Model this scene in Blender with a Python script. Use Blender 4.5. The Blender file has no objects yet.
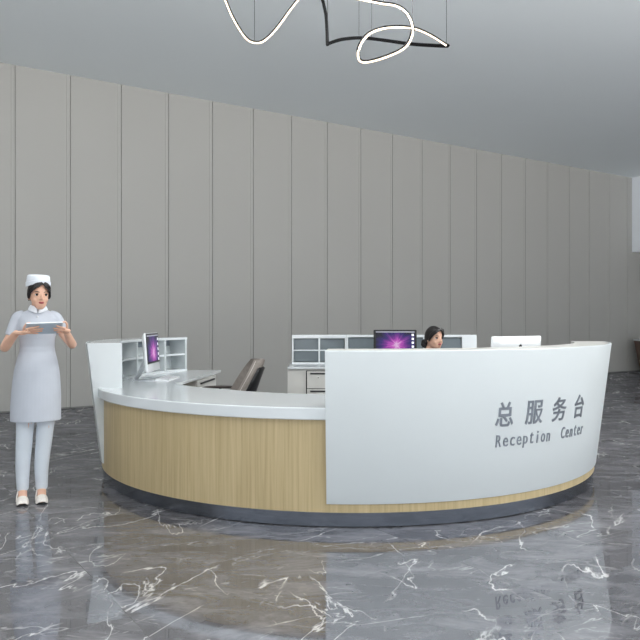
import bpy, bmesh, math, random
from mathutils import Vector, Matrix, Euler
PI = math.pi
rad = math.radians
random.seed(7)
scn = bpy.context.scene
COL = scn.collection

# ------------------------------------------------------------------ helpers
def srgb(r, g, b):
    f = lambda c: (c / 12.92 if c <= .04045 else ((c + .055) / 1.055) ** 2.4)
    return (f(r / 255), f(g / 255), f(b / 255), 1)

def mat(name, col, rough=.5, metal=0, coat=0, spec=.5, emit=None, estr=0):
    m = bpy.data.materials.new(name); m.use_nodes = True
    b = m.node_tree.nodes['Principled BSDF']
    b.inputs['Base Color'].default_value = col
    b.inputs['Roughness'].default_value = rough
    b.inputs['Metallic'].default_value = metal
    b.inputs['Coat Weight'].default_value = coat
    b.inputs['Coat Roughness'].default_value = .05
    b.inputs['Specular IOR Level'].default_value = spec
    if emit:
        b.inputs['Emission Color'].default_value = emit
        b.inputs['Emission Strength'].default_value = estr
    return m

def N(m, kind, **kw):
    n = m.node_tree.nodes.new(kind)
    for k, v in kw.items():
        if k.startswith('i_'):
            n.inputs[k[2:].replace('_', ' ')].default_value = v
        else:
            setattr(n, k, v)
    return n

def L(m, a, b):
    m.node_tree.links.new(a, b)

def bsdf(m):
    return m.node_tree.nodes['Principled BSDF']

def ramp(m, stops, interp='LINEAR'):
    r = m.node_tree.nodes.new('ShaderNodeValToRGB')
    r.color_ramp.interpolation = interp
    els = r.color_ramp.elements
    while len(els) < len(stops):
        els.new(.5)
    for e, (p, c) in zip(els, stops):
        e.position = p; e.color = c
    return r

def mottle(m, col, amount=.06, scale=6, stretch=(1, 1, 1), bump=0, bscale=400):
    """a faint procedural unevenness around the base colour"""
    tc = N(m, 'ShaderNodeTexCoord'); mp = N(m, 'ShaderNodeMapping')
    mp.inputs['Scale'].default_value = stretch
    L(m, tc.outputs['Object'], mp.inputs['Vector'])
    nz = N(m, 'ShaderNodeTexNoise', i_Scale=scale, i_Detail=4)
    L(m, mp.outputs['Vector'], nz.inputs['Vector'])
    lo = tuple(c * (1 - amount) for c in col[:3]) + (1,)
    hi = tuple(min(1, c * (1 + amount)) for c in col[:3]) + (1,)
    r = ramp(m, [(.3, lo), (.7, hi)])
    L(m, nz.outputs['Fac'], r.inputs['Fac'])
    L(m, r.outputs['Color'], bsdf(m).inputs['Base Color'])
    if bump:
        n2 = N(m, 'ShaderNodeTexNoise', i_Scale=bscale, i_Detail=2)
        L(m, mp.outputs['Vector'], n2.inputs['Vector'])
        bp = N(m, 'ShaderNodeBump', i_Strength=bump, i_Distance=.002)
        L(m, n2.outputs['Fac'], bp.inputs['Height'])
        L(m, bp.outputs['Normal'], bsdf(m).inputs['Normal'])
    return m

def put(name, me, m, parent=None, smooth=True, angle=40):
    o = bpy.data.objects.new(name, me); COL.objects.link(o)
    if m: me.materials.append(m)
    if smooth:
        me.polygons.foreach_set('use_smooth', [True] * len(me.polygons))
        try:
            me.set_sharp_from_angle(angle=rad(angle))
        except Exception:
            pass
    if parent: o.parent = parent
    return o

def obj(name, bm, m, parent=None, smooth=True, angle=40):
    me = bpy.data.meshes.new(name)
    bmesh.ops.recalc_face_normals(bm, faces=bm.faces)
    bm.to_mesh(me); bm.free()
    return put(name, me, m, parent, smooth, angle)

def tag(o, label, cat, group=None, kind=None):
    o['label'] = label; o['category'] = cat
    if group: o['group'] = group
    if kind: o['kind'] = kind
    return o

def thing(name, label, cat, loc=(0, 0, 0), rz=0, group=None):
    o = bpy.data.objects.new(name, None); COL.objects.link(o)
    o.empty_display_size = .1
    o.location = loc; o.rotation_euler = (0, 0, rz)
    return tag(o, label, cat, group)

def copy_tree(o, parent=None):
    c = o.copy(); COL.objects.link(c)
    if parent: c.parent = parent
    for ch in list(o.children):
        copy_tree(ch, c)
    return c

def B():
    return bmesh.new()

def box(bm, x0, x1, y0, y1, z0, z1, M=None, bevel=0, seg=2):
    vs = [Vector((x, y, z)) for x in (x0, x1) for y in (y0, y1) for z in (z0, z1)]
    if M is not None: vs = [M @ v for v in vs]
    v = [bm.verts.new(p) for p in vs]
    fs = [bm.faces.new([v[i] for i in q]) for q in
          ((0, 1, 3, 2), (4, 6, 7, 5), (0, 4, 5, 1), (2, 3, 7, 6), (0, 2, 6, 4), (1, 5, 7, 3))]
    if bevel:
        es = list({e for f in fs for e in f.edges})
        bmesh.ops.bevel(bm, geom=es, offset=bevel, segments=seg, affect='EDGES', profile=.6)

def skin_rings(bm, rings, close=True, cap=True):
    """rings of equal length -> a closed lofted surface"""
    R = [[bm.verts.new(p) for p in r] for r in rings]
    n = len(R[0])
    for a, b in zip(R[:-1], R[1:]):
        for i in range(n if close else n - 1):
            j = (i + 1) % n
            bm.faces.new((a[i], a[j], b[j], b[i]))
    if cap:
        bm.faces.new(list(reversed(R[0]))); bm.faces.new(R[-1])

def loft(bm, rings, n=28, M=None, cap=True, power=1.0):
    """horizontal elliptic rings (z, cx, cy, rx, ry)"""
    out = []
    for z, cx, cy, rx, ry in rings:
        r = []
        for i in range(n):
            a = 2 * PI * i / n
            c, s = math.cos(a), math.sin(a)
            if power != 1:
                c = math.copysign(abs(c) ** power, c); s = math.copysign(abs(s) ** power, s)
            p = Vector((cx + rx * c, cy + ry * s, z))
            r.append(M @ p if M is not None else p)
        out.append(r)
    skin_rings(bm, out, cap=cap)

def smooth_path(pts, k=6):
    """Catmull-Rom through points (Vectors or tuples of any length)"""
    P = [tuple(p) for p in pts]; out = []
    P = [tuple(2 * a - b for a, b in zip(P[0], P[1]))] + P + [tuple(2 * a - b for a, b in zip(P[-1], P[-2]))]
    for i in range(1, len(P) - 2):
        for j in range(k):
            t = j / k
            out.append(tuple(.5 * (2 * b + (c - a) * t + (2 * a - 5 * b + 4 * c - d) * t * t + (3 * b - a - 3 * c + d) * t ** 3)
                             for a, b, c, d in zip(P[i - 1], P[i], P[i + 1], P[i + 2])))
    out.append(P[-2])
    return out

def tube(bm, pts, r, n=10, k=5, M=None, flat=1.0, up=None, closed=False, raw=False):
    """round tube through pts; r a number or one radius per point; flat squashes along `up`"""
    rr = r if isinstance(r, (list, tuple)) else [r] * len(pts)
    data = [tuple(p) + (q,) for p, q in zip(pts, rr)]
    sm = data if raw else smooth_path(data, k)
    P = [Vector(s[:3]) for s in sm]; Q = [s[3] for s in sm]
    rings = []; ref = None
    for i, p in enumerate(P):
        a = P[max(i - 1, 0)]; b = P[min(i + 1, len(P) - 1)]
        t = (b - a).normalized()
        if up is not None:
            u = Vector(up)
        elif ref is None:
            u = Vector((0, 0, 1)) if abs(t.z) < .9 else Vector((0, 1, 0))
        else:
            u = ref
        s = t.cross(u)
        if s.length < 1e-6: s = t.orthogonal()
        s.normalize(); u = s.cross(t).normalized(); ref = u
        ring = []
        for j in range(n):
            an = 2 * PI * j / n
            q = p + s * math.cos(an) * Q[i] + u * math.sin(an) * Q[i] * flat
            ring.append(M @ q if M is not None else q)
        rings.append(ring)
    skin_rings(bm, rings)

def ball(bm, c, r, M=None, sub=3):
    r = r if isinstance(r, (tuple, list)) else (r, r, r)
    T = Matrix.Translation(Vector(c)) @ Matrix.Diagonal((*r, 1))
    if M is not None: T = M @ T
    bmesh.ops.create_icosphere(bm, subdivisions=sub, radius=1, matrix=T)

def remeshed(name, bm, voxel, m, parent=None, smooth_it=4, ratio=None):
    """fuse overlapping closed pieces into one continuous skin"""
    me = bpy.data.meshes.new(name + '_raw')
    bmesh.ops.recalc_face_normals(bm, faces=bm.faces)
    bm.to_mesh(me); bm.free()
    t = bpy.data.objects.new('temporary', me); COL.objects.link(t)
    md = t.modifiers.new('r', 'REMESH'); md.mode = 'VOXEL'; md.voxel_size = voxel; md.adaptivity = 0
    if smooth_it:
        s = t.modifiers.new('s', 'SMOOTH'); s.iterations = smooth_it; s.factor = .5
    if ratio:
        d = t.modifiers.new('d', 'DECIMATE'); d.ratio = ratio
    dg = bpy.context.evaluated_depsgraph_get(); dg.update()
    out = bpy.data.meshes.new_from_object(t.evaluated_get(dg))
    out.name = name
    bpy.data.objects.remove(t); bpy.data.meshes.remove(me)
    out.materials.clear()
    return put(name, out, m, parent, True, 75)

# ------------------------------------------------------------------ materials
M_ = {}
M_['white'] = mottle(mat('white_lacquer', srgb(224, 229, 231), .14, coat=.3), srgb(224, 229, 231), .01, 3)
M_['panel'] = mottle(mat('white_panel_lacquer', srgb(220, 226, 227), .42), srgb(220, 226, 227), .01, 3)
M_['sidewhite'] = mottle(mat('matt_white_laminate', srgb(205, 210, 212), .55, spec=.3), srgb(205, 210, 212), .01, 3)
M_['greywhite'] = mottle(mat('warm_white_laminate', srgb(204, 203, 198), .35), srgb(204, 203, 198), .02, 5)
M_['shelf_back'] = mottle(mat('grey_blue_shelf_back', srgb(152, 161, 170), .4), srgb(152, 161, 170), .03, 4)
M_['frost'] = mottle(mat('frosted_grey_glass', srgb(112, 121, 126), .2), srgb(112, 121, 126), .05, 5)
M_['steel'] = mottle(mat('brushed_steel', srgb(132, 137, 146), .24, metal=1), srgb(132, 137, 146), .1, 5, (1, 1, 30))
M_['chrome'] = mottle(mat('polished_metal', srgb(150, 153, 158), .2, metal=1), srgb(150, 153, 158), .03, 20)
M_['silver'] = mottle(mat('satin_silver', srgb(205, 208, 212), .35, metal=.35), srgb(205, 208, 212), .03, 20)
M_['lampblack'] = mottle(mat('matt_black_metal', srgb(14, 14, 15), .6, spec=.2), srgb(14, 14, 15), .1, 20)
M_['letter'] = mottle(mat('letter_steel', srgb(158, 164, 172), .28, metal=.8), srgb(158, 164, 172), .06, 20)
M_['black'] = mottle(mat('black_plastic', srgb(24, 24, 26), .4), srgb(24, 24, 26), .1, 20)
M_['darkmetal'] = mottle(mat('dark_metal', srgb(52, 52, 55), .4, metal=.6), srgb(52, 52, 55), .08, 30)
M_['pcwhite'] = mottle(mat('white_plastic', srgb(236, 238, 240), .25), srgb(236, 238, 240), .01, 10)
M_['grey'] = mottle(mat('grey_plastic', srgb(150, 154, 160), .45), srgb(150, 154, 160), .04, 40)
M_['keycap'] = mottle(mat('keycap', srgb(205, 208, 210), .5), srgb(205, 208, 210), .02, 60)
M_['fabric'] = mottle(mat('taupe_fabric', srgb(138, 131, 125), .85, spec=.2), srgb(138, 131, 125), .1, 30, bump=.25)
M_['stitch'] = mottle(mat('pale_thread', srgb(196, 190, 184), .8), srgb(196, 190, 184), .05, 60)
M_['armpad'] = mottle(mat('dark_brown_pad', srgb(62, 54, 50), .6), srgb(62, 54, 50), .1, 30)
M_['uniform'] = mottle(mat('white_uniform_cloth', srgb(187, 192, 201), .75, spec=.2), srgb(187, 192, 201), .025, 9, bump=.12, bscale=700)
M_['capcloth'] = mottle(mat('crisp_white_cloth', srgb(224, 229, 236), .7, spec=.2), srgb(224, 229, 236), .02, 9, bump=.1, bscale=700)
M_['trouser'] = mottle(mat('pale_blue_trouser_cloth', srgb(210, 217, 225), .75, spec=.2), srgb(210, 217, 225), .03, 9, bump=.12, bscale=700)
M_['skin'] = mottle(mat('skin', srgb(222, 178, 154), .5, spec=.3), srgb(222, 178, 154), .05, 12)
bsdf(M_['skin']).inputs['Subsurface Weight'].default_value = .08
bsdf(M_['skin']).inputs['Subsurface Radius'].default_value = (.02, .01, .006)
M_['hair'] = mottle(mat('black_hair', srgb(24, 20, 20), .4), srgb(24, 20, 20), .3, 40, (1, 1, .15))
M_['lip'] = mottle(mat('lip_colour', srgb(165, 70, 74), .4), srgb(165, 70, 74), .05, 60)
M_['eyewhite'] = mottle(mat('eye_white', srgb(225, 222, 220), .3), srgb(225, 222, 220), .02, 60)
M_['iris'] = mottle(mat('dark_iris', srgb(28, 18, 16), .2), srgb(28, 18, 16), .1, 60)
M_['shoe'] = mottle(mat('pearl_shoe_upper', srgb(226, 220, 214), .55), srgb(226, 220, 214), .14, 130)
M_['tablet'] = mottle(mat('tablet_shell', srgb(176, 190, 202), .4, metal=.1), srgb(176, 190, 202), .03, 20)
M_['screenoff'] = mottle(mat('dark_glass', srgb(18, 20, 24), .08), srgb(18, 20, 24), .05, 20)
M_['walnut'] = mottle(mat('dark_walnut', srgb(104, 82, 70), .5), srgb(104, 82, 70), .2, 10, (6, 6, .6))
M_['ceiling'] = mottle(mat('ceiling_paint', srgb(240, 246, 249), .7), srgb(240, 246, 249), .008, .5)
M_['wall'] = mottle(mat('wall_panel', srgb(173, 172, 168), .55, spec=.3), srgb(173, 172, 168), .008, 1.0)
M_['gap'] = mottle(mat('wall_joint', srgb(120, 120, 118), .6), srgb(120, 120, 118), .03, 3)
M_['bulkhead'] = mottle(mat('bulkhead_paint', srgb(235, 240, 246), .6), srgb(235, 240, 246), .008, 1)
M_['led'] = mottle(mat('led_strip', srgb(255, 244, 226), .5, emit=srgb(255, 228, 194), estr=.95), srgb(255, 244, 226), .01, 3)
M_['icon'] = mat('screen_icon', srgb(230, 230, 235), .5, emit=srgb(235, 235, 240), estr=.8)
M_['menubar'] = mat('screen_menu_bar', srgb(150, 150, 160), .5, emit=srgb(150, 150, 165), estr=.7)

def wood_material():
    c1, c2, c3 = srgb(196, 176, 134), srgb(206, 186, 145), srgb(180, 159, 118)
    m = mat('light_oak_veneer', c2, .42)
    tc = N(m, 'ShaderNodeTexCoord')
    mp = N(m, 'ShaderNodeMapping'); mp.inputs['Scale'].default_value = (42, 42, .9)
    L(m, tc.outputs['Object'], mp.inputs['Vector'])
    n1 = N(m, 'ShaderNodeTexNoise', i_Scale=1, i_Detail=5, i_Roughness=.65, i_Distortion=.6)
    L(m, mp.outputs['Vector'], n1.inputs['Vector'])
    r1 = ramp(m, [(.32, c3), (.5, c1), (.68, c2)])
    L(m, n1.outputs['Fac'], r1.inputs['Fac'])
    mp2 = N(m, 'ShaderNodeMapping'); mp2.inputs['Scale'].default_value = (4.2, 4.2, .1)
    L(m, tc.outputs['Object'], mp2.inputs['Vector'])
    n2 = N(m, 'ShaderNodeTexNoise', i_Scale=1, i_Detail=2)
    L(m, mp2.outputs['Vector'], n2.inputs['Vector'])
    r2 = ramp(m, [(.35, (.92, .92, .915, 1)), (.65, (1.0, 1.0, 1.0, 1))])
    L(m, n2.outputs['Fac'], r2.inputs['Fac'])
    mx = N(m, 'ShaderNodeMix', data_type='RGBA', blend_type='MULTIPLY'); mx.inputs['Factor'].default_value = 1
    L(m, r1.outputs['Color'], mx.inputs['A']); L(m, r2.outputs['Color'], mx.inputs['B'])
    L(m, mx.outputs['Result'], bsdf(m).inputs['Base Color'])
    return m
M_['wood'] = wood_material()

WALL_U = Vector((.83440, .55116, 0)); WALL_N = Vector((.55116, -.83440, 0))   # along the wall, out of the wall
WALL_P = Vector((-4.6796, 10.529, 0))
WALL_ANG = math.atan2(WALL_U.y, WALL_U.x)
CEIL = 5.13

def marble_material():
    m = mat('grey_marble', srgb(112, 112, 114), .3, spec=0)
    tc = N(m, 'ShaderNodeTexCoord')
    rot = N(m, 'ShaderNodeMapping'); rot.inputs['Rotation'].default_value = (0, 0, -WALL_ANG)
    L(m, tc.outputs['Object'], rot.inputs['Vector'])
    # every tile shows its own cut of the stone
    TX, TY = 1.8, 3.6
    off = N(m, 'ShaderNodeVectorMath', operation='ADD'); off.inputs[1].default_value = (.709, 2.226, 0)
    L(m, rot.outputs['Vector'], off.inputs[0])
    dv = N(m, 'ShaderNodeVectorMath', operation='DIVIDE'); dv.inputs[1].default_value = (TX, TY, 1)
    L(m, off.outputs['Vector'], dv.inputs[0])
    fl = N(m, 'ShaderNodeVectorMath', operation='FLOOR'); L(m, dv.outputs['Vector'], fl.inputs[0])
    fr = N(m, 'ShaderNodeVectorMath', operation='FRACTION'); L(m, dv.outputs['Vector'], fr.inputs[0])
    sc = N(m, 'ShaderNodeVectorMath', operation='MULTIPLY'); sc.inputs[1].default_value = (7.3, 4.1, 0)
    L(m, fl.outputs['Vector'], sc.inputs[0])
    ad = N(m, 'ShaderNodeVectorMath', operation='ADD')
    L(m, tc.outputs['Object'], ad.inputs[0]); L(m, sc.outputs['Vector'], ad.inputs[1])
    P = ad.outputs['Vector']
    # cloudy ground
    mp = N(m, 'ShaderNodeMapping'); mp.inputs['Scale'].default_value = (1.3, 3.0, 1); mp.inputs['Rotation'].default_value = (0, 0, rad(-16))
    L(m, P, mp.inputs['Vector'])
    n1 = N(m, 'ShaderNodeTexNoise', i_Scale=1.5, i_Detail=10, i_Roughness=.72, i_Distortion=.5)
    L(m, mp.outputs['Vector'], n1.inputs['Vector'])
    r1 = ramp(m, [(.30, srgb(74, 73, 76)), (.5, srgb(98, 97, 100)), (.70, srgb(134, 133, 137))])
    L(m, n1.outputs['Fac'], r1.inputs['Fac'])
    n0 = N(m, 'ShaderNodeTexNoise', i_Scale=1.25, i_Detail=6, i_Roughness=.6, i_Distortion=.3)
    L(m, P, n0.inputs['Vector'])
    r0 = ramp(m, [(.34, (.76, .76, .79, 1)), (.66, (1.18, 1.18, 1.20, 1))])
    L(m, n0.outputs['Fac'], r0.inputs['Fac'])
    mx0 = N(m, 'ShaderNodeMix', data_type='RGBA', blend_type='MULTIPLY'); mx0.inputs['Factor'].default_value = 1
    L(m, r1.outputs['Color'], mx0.inputs['A']); L(m, r0.outputs['Color'], mx0.inputs['B'])
    col = mx0.outputs['Result']
    # veins: thin lines where a warped noise crosses one half
    def veins(scale, width, colour, rz, stretch, seed, mask_scale, lo, hi, dist=.55, det=5):
        nonlocal col
        mpr = N(m, 'ShaderNodeMapping'); mpr.inputs['Rotation'].default_value = (0, 0, -rz)
        L(m, P, mpr.inputs['Vector'])
        mpv = N(m, 'ShaderNodeMapping')
        mpv.inputs['Scale'].default_value = stretch; mpv.inputs['Location'].default_value = (seed, seed * 1.7, 0)
        L(m, mpr.outputs['Vector'], mpv.inputs['Vector'])
        nz = N(m, 'ShaderNodeTexNoise', i_Scale=scale, i_Detail=det, i_Roughness=.5, i_Distortion=dist)
        L(m, mpv.outputs['Vector'], nz.inputs['Vector'])
        sb = N(m, 'ShaderNodeMath', operation='SUBTRACT'); sb.inputs[1].default_value = .5
        L(m, nz.outputs['Fac'], sb.inputs[0])
        ab = N(m, 'ShaderNodeMath', operation='ABSOLUTE'); L(m, sb.outputs[0], ab.inputs[0])
        rv = ramp(m, [(0, (1, 1, 1, 1)), (width * .45, (.75, .75, .75, 1)), (width, (0, 0, 0, 1))])
        L(m, ab.outputs[0], rv.inputs['Fac'])
        nm = N(m, 'ShaderNodeTexNoise', i_Scale=mask_scale, i_Detail=3)
        L(m, mpv.outputs['Vector'], nm.inputs['Vector'])
        rm = ramp(m, [(lo, (0, 0, 0, 1)), (hi, (1, 1, 1, 1))])
        L(m, nm.outputs['Fac'], rm.inputs['Fac'])
        mu = N(m, 'ShaderNodeMath', operation='MULTIPLY'); L(m, rv.outputs['Color'], mu.inputs[0]); L(m, rm.outputs['Color'], mu.inputs[1])
        mx = N(m, 'ShaderNodeMix', data_type='RGBA'); mx.inputs['B'].default_value = colour
        L(m, mu.outputs[0], mx.inputs['Factor']); L(m, col, mx.inputs['A'])
        col = mx.outputs['Result']
    veins(.62, .0050, srgb(216, 214, 213), rad(63), (1, 3.2, 1), 3.1, .9, .48, .55, .3, 6)
    veins(.70, .0045, srgb(208, 207, 206), rad(108), (1, 3.0, 1), 8.7, 1.0, .50, .57, .3, 6)
    veins(1.1, .0055, srgb(176, 175, 175), rad(30), (1, 3.4, 1), 5.3, 1.2, .47, .60, .4, 5)
    veins(1.2, .007, srgb(165, 164, 165), rad(-10), (1, 3.6, 1), 11.3, 1.2, .47, .62, .5, 5)
    # hairline joints
    sx = N(m, 'ShaderNodeSeparateXYZ'); L(m, fr.outputs['Vector'], sx.inputs[0])
    def edge(sock, w):
        a = N(m, 'ShaderNodeMath', operation='SUBTRACT'); a.inputs[1].default_value = .5; L(m, sock, a.inputs[0])
        b = N(m, 'ShaderNodeMath', operation='ABSOLUTE'); L(m, a.outputs[0], b.inputs[0])
        c = N(m, 'ShaderNodeMath', operation='GREATER_THAN'); c.inputs[1].default_value = .5 - w; L(m, b.outputs[0], c.inputs[0])
        return c.outputs[0]
    mxm = N(m, 'ShaderNodeMath', operation='MAXIMUM')
    L(m, edge(sx.outputs['X'], .0012), mxm.inputs[0]); L(m, edge(sx.outputs['Y'], .0012), mxm.inputs[1])
    mj = N(m, 'ShaderNodeMix', data_type='RGBA'); mj.inputs['B'].default_value = srgb(84, 82, 82)
    L(m, mxm.outputs[0], mj.inputs['Factor']); L(m, col, mj.inputs['A'])
    L(m, mj.outputs['Result'], bsdf(m).inputs['Base Color'])
    # crystal polish: an even mirror layer over the stone
    gl = N(m, 'ShaderNodeBsdfGlossy', i_Roughness=.012); gl.inputs['Color'].default_value = (.95, .97, 1, 1)
    ms = N(m, 'ShaderNodeMixShader'); ms.inputs['Fac'].default_value = .27
    L(m, bsdf(m).outputs['BSDF'], ms.inputs[1]); L(m, gl.outputs['BSDF'], ms.inputs[2])
    L(m, ms.outputs['Shader'], m.node_tree.nodes['Material Output'].inputs['Surface'])
    return m
M_['marble'] = marble_material()

def desktop_picture():
    """flowing violet and magenta light on deep blue; object space, x across and z up, metres"""
    m = mat('screen_picture', (0, 0, 0, 1), .15)
    tc = N(m, 'ShaderNodeTexCoord')
    mp = N(m, 'ShaderNodeMapping'); mp.inputs['Scale'].default_value = (4.2, 1, 5.2); mp.inputs['Location'].default_value = (-.05, 0, .2)
    L(m, tc.outputs['Object'], mp.inputs['Vector'])
    nz = N(m, 'ShaderNodeTexNoise', i_Scale=1.6, i_Detail=3, i_Distortion=1.2)
    L(m, mp.outputs['Vector'], nz.inputs['Vector'])
    sp = N(m, 'ShaderNodeSeparateXYZ'); L(m, mp.outputs['Vector'], sp.inputs[0])
    at = N(m, 'ShaderNodeMath', operation='ARCTAN2'); L(m, sp.outputs['Z'], at.inputs[0]); L(m, sp.outputs['X'], at.inputs[1])
    ln = N(m, 'ShaderNodeVectorMath', operation='LENGTH'); L(m, mp.outputs['Vector'], ln.inputs[0])
    cb = N(m, 'ShaderNodeCombineXYZ'); L(m, at.outputs[0], cb.inputs['X']); 
    ray = N(m, 'ShaderNodeTexNoise', i_Scale=2.6, i_Detail=4, i_Roughness=.6); L(m, cb.outputs[0], ray.inputs['Vector'])
    a = N(m, 'ShaderNodeMath', operation='MULTIPLY_ADD'); a.inputs[1].default_value = -.95; a.inputs[2].default_value = .62
    L(m, ln.outputs['Value'], a.inputs[0])
    b = N(m, 'ShaderNodeMath', operation='MULTIPLY_ADD'); b.inputs[1].default_value = 1.0
    L(m, ray.outputs['Fac'], b.inputs[0]); L(m, a.outputs[0], b.inputs[2])
    c = N(m, 'ShaderNodeMath', operation='MULTIPLY_ADD'); c.inputs[1].default_value = .5
    L(m, nz.outputs['Fac'], c.inputs[0]); L(m, b.outputs[0], c.inputs[2])
    r = ramp(m, [(.22, srgb(14, 8, 34)), (.46, srgb(50, 28, 112)), (.66, srgb(128, 46, 152)), (.82, srgb(206, 92, 200)), (1.0, srgb(246, 214, 246))])
    d = N(m, 'ShaderNodeMath', operation='MULTIPLY'); d.inputs[1].default_value = .72
    L(m, c.outputs[0], d.inputs[0]); L(m, d.outputs[0], r.inputs['Fac'])
    L(m, r.outputs['Color'], bsdf(m).inputs['Emission Color'])
    bsdf(m).inputs['Emission Strength'].default_value = .9
    return m
M_['picture'] = desktop_picture()

# ------------------------------------------------------------------ the room
bm = B(); box(bm, -14, 27, -4.5, 30, -.1, 0)
o = obj('floor', bm, M_['marble'], smooth=False); o['kind'] = 'structure'
bm = B(); box(bm, -14, 27, -4.5, 30, CEIL, CEIL + .1)
o = obj('ceiling', bm, M_['ceiling'], smooth=False); o['kind'] = 'structure'

def wall_pt(s, out, z):
    return WALL_P + WALL_U * s + WALL_N * out + Vector((0, 0, z))
# tall flat panels with a recessed joint and a slim raised lip beside each joint
bm = B()
prof = []
s0, pitch, jw = .207, .7956, .012
k0, k1 = -8, 27
prof.append((s0 + k0 * pitch, 0))
for k in range(k0, k1):
    s = s0 + k * pitch
    if k > k0:
        prof += [(s - .058, 0), (s - .056, .0035), (s - .040, .0035), (s - .038, 0), (s - jw / 2, 0), (s - jw / 2, -.02), (s + jw / 2, -.02), (s + jw / 2, 0)]
prof.append((s0 + k1 * pitch, 0))
lo = [bm.verts.new(wall_pt(s, w, 0)) for s, w in prof]
hi = [bm.verts.new(wall_pt(s, w, CEIL)) for s, w in prof]
for i in range(len(prof) - 1):
    bm.faces.new((lo[i], lo[i + 1], hi[i + 1], hi[i]))
bk = [bm.verts.new(wall_pt(prof[i][0], -.2, z)) for i, z in ((0, 0), (-1, 0), (-1, CEIL), (0, CEIL))]
bm.faces.new(bk)
bm.faces.new((lo[0], hi[0], bk[3], bk[0])); bm.faces.new((lo[-1], bk[1], bk[2], hi[-1]))
o = obj('wall_back', bm, M_['wall'], smooth=False); o['kind'] = 'structure'
# thin dark skirting along the wall foot
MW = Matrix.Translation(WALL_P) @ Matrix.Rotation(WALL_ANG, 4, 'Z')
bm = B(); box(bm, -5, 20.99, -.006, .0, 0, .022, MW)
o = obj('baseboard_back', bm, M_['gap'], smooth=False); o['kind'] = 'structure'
bm = B(); box(bm, 21, 21.2, -20, 0, 0, CEIL, MW)
o = obj('wall_blocker_right', bm, M_['wall'], smooth=False); o['kind'] = 'structure'  # unseen wall, added to darken the letters' reflections and cut light from the right
bm = B(); box(bm, -6.6, -6.4, -7, 0, 0, CEIL, MW)
o = obj('wall_blocker_left', bm, M_['wall'], smooth=False); o['kind'] = 'structure'  # unseen wall, added to keep side light off the shelf end
# white bulkhead under the ceiling at the right end of the wall
bm = B(); box(bm, 15.52, 21, -1.3, 0, 3.16, CEIL, MW)
o = obj('trim_1', bm, M_['bulkhead'], smooth=False); o['kind'] = 'structure'

# ------------------------------------------------------------------ ring desk
CX, CY = .243, 6.95
def ring_pt(a, r, z):
    a = rad(a)
    return Vector((CX + r * math.sin(a), CY - r * math.cos(a), z))
def sweep(bm, prof, a0, a1, step=1.5):
    n = max(2, int(abs(a1 - a0) / step))
    skin_rings(bm, [[ring_pt(a0 + (a1 - a0) * i / n, r, z) for r, z in prof] for i in range(n + 1)])
ZB, ZT, ZW0, ZW1 = .158, 1.166, .71, .79
def Rp(z): return 2.262 + (z - ZB) * (.123 / (ZT - ZB))
A_L, A_LB, A_F, A_R = -66.0, -124.0, -5.1, 81.0

desk = thing('reception_desk', 'large curved white and oak reception desk with raised sign panel', 'reception desk', (CX, CY, 0))
def dput(name, bm, m, parent=None, smooth=True):
    """built in world coordinates, parented to the desk"""
    p = parent or desk
    bmesh.ops.transform(bm, matrix=Matrix.Translation((-CX, -CY, 0)), verts=bm.verts)
    return obj(name, bm, m, p, smooth)
def deskpart(name, bm, m, parent=None):
    return dput(name, bm, m, parent)
bm = B(); sweep(bm, [(2.19, .006), (2.235, .006), (2.235, .1), (2.19, .1)], A_LB, A_R + 3)
deskpart('plinth', bm, M_['steel'])
bm = B(); sweep(bm, [(2.19, 0), (2.224, 0), (2.224, .006), (2.19, .006)], A_LB, A_R + 3)
deskpart('foot_strip', bm, M_['black'])
bm = B(); sweep(bm, [(2.19, .1), (2.248, .1), (2.248, ZW0), (2.19, ZW0)], A_LB, A_R + 2)
deskpart('wood_front', bm, M_['wood'])
# worktop: arc outside, gentle inner edge
bm = B()
def worktop_ring(a):
    ri = 1.44 if a > -45 else 1.44 + .17 * min(1, (-45 - a) / 25)
    e = .006
    return [ring_pt(a, ri, ZW1 - .025), ring_pt(a, 2.18, ZW1 - .025), ring_pt(a, 2.18, ZW0), ring_pt(a, 2.292 - e, ZW0), ring_pt(a, 2.292, ZW0 + e), ring_pt(a, 2.292, ZW1 - e), ring_pt(a, 2.292 - e, ZW1), ring_pt(a, ri, ZW1)]
# the last piece on the left runs straight to the return end
rings = []
for i in range(140):
    a = A_LB + (A_R - A_LB) * i / 139
    r = worktop_ring(a)
    if a < -76:
        # straight inner edge from (-1.30,6.62) towards (-1.13,8.2)
        t = (a + 76) / (A_LB + 76)
        p = Vector((-1.272 + t * .142, 6.60 + t * 1.60, 0))
        r[0] = Vector((p.x, p.y, ZW1 - .025)); r[7] = Vector((p.x, p.y, ZW1))
    rings.append(r)
skin_rings(bm, rings)
deskpart('worktop', bm, M_['white'])

# raised flared panels
def flared(a0, a1):
    bm = B(); t = .03
    sweep(bm, [(2.2485, ZB), (Rp(ZB) - .003, ZB), (Rp(ZB), ZB + .003), (Rp(ZT) - .001, ZT - .005), (Rp(ZT) - .005, ZT), (Rp(ZT) - t, ZT), (Rp(ZW1) - t, ZW1 + .001), (2.293, ZW1 + .001), (2.293, ZW0 - .001), (2.2485, ZW0 - .001)], a0, a1, 1)
    return bm
front = deskpart('front_panel', flared(A_F, A_R), M_['panel'])
deskpart('side_panel', flared(A_L - .02, A_LB), M_['panel'])
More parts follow.
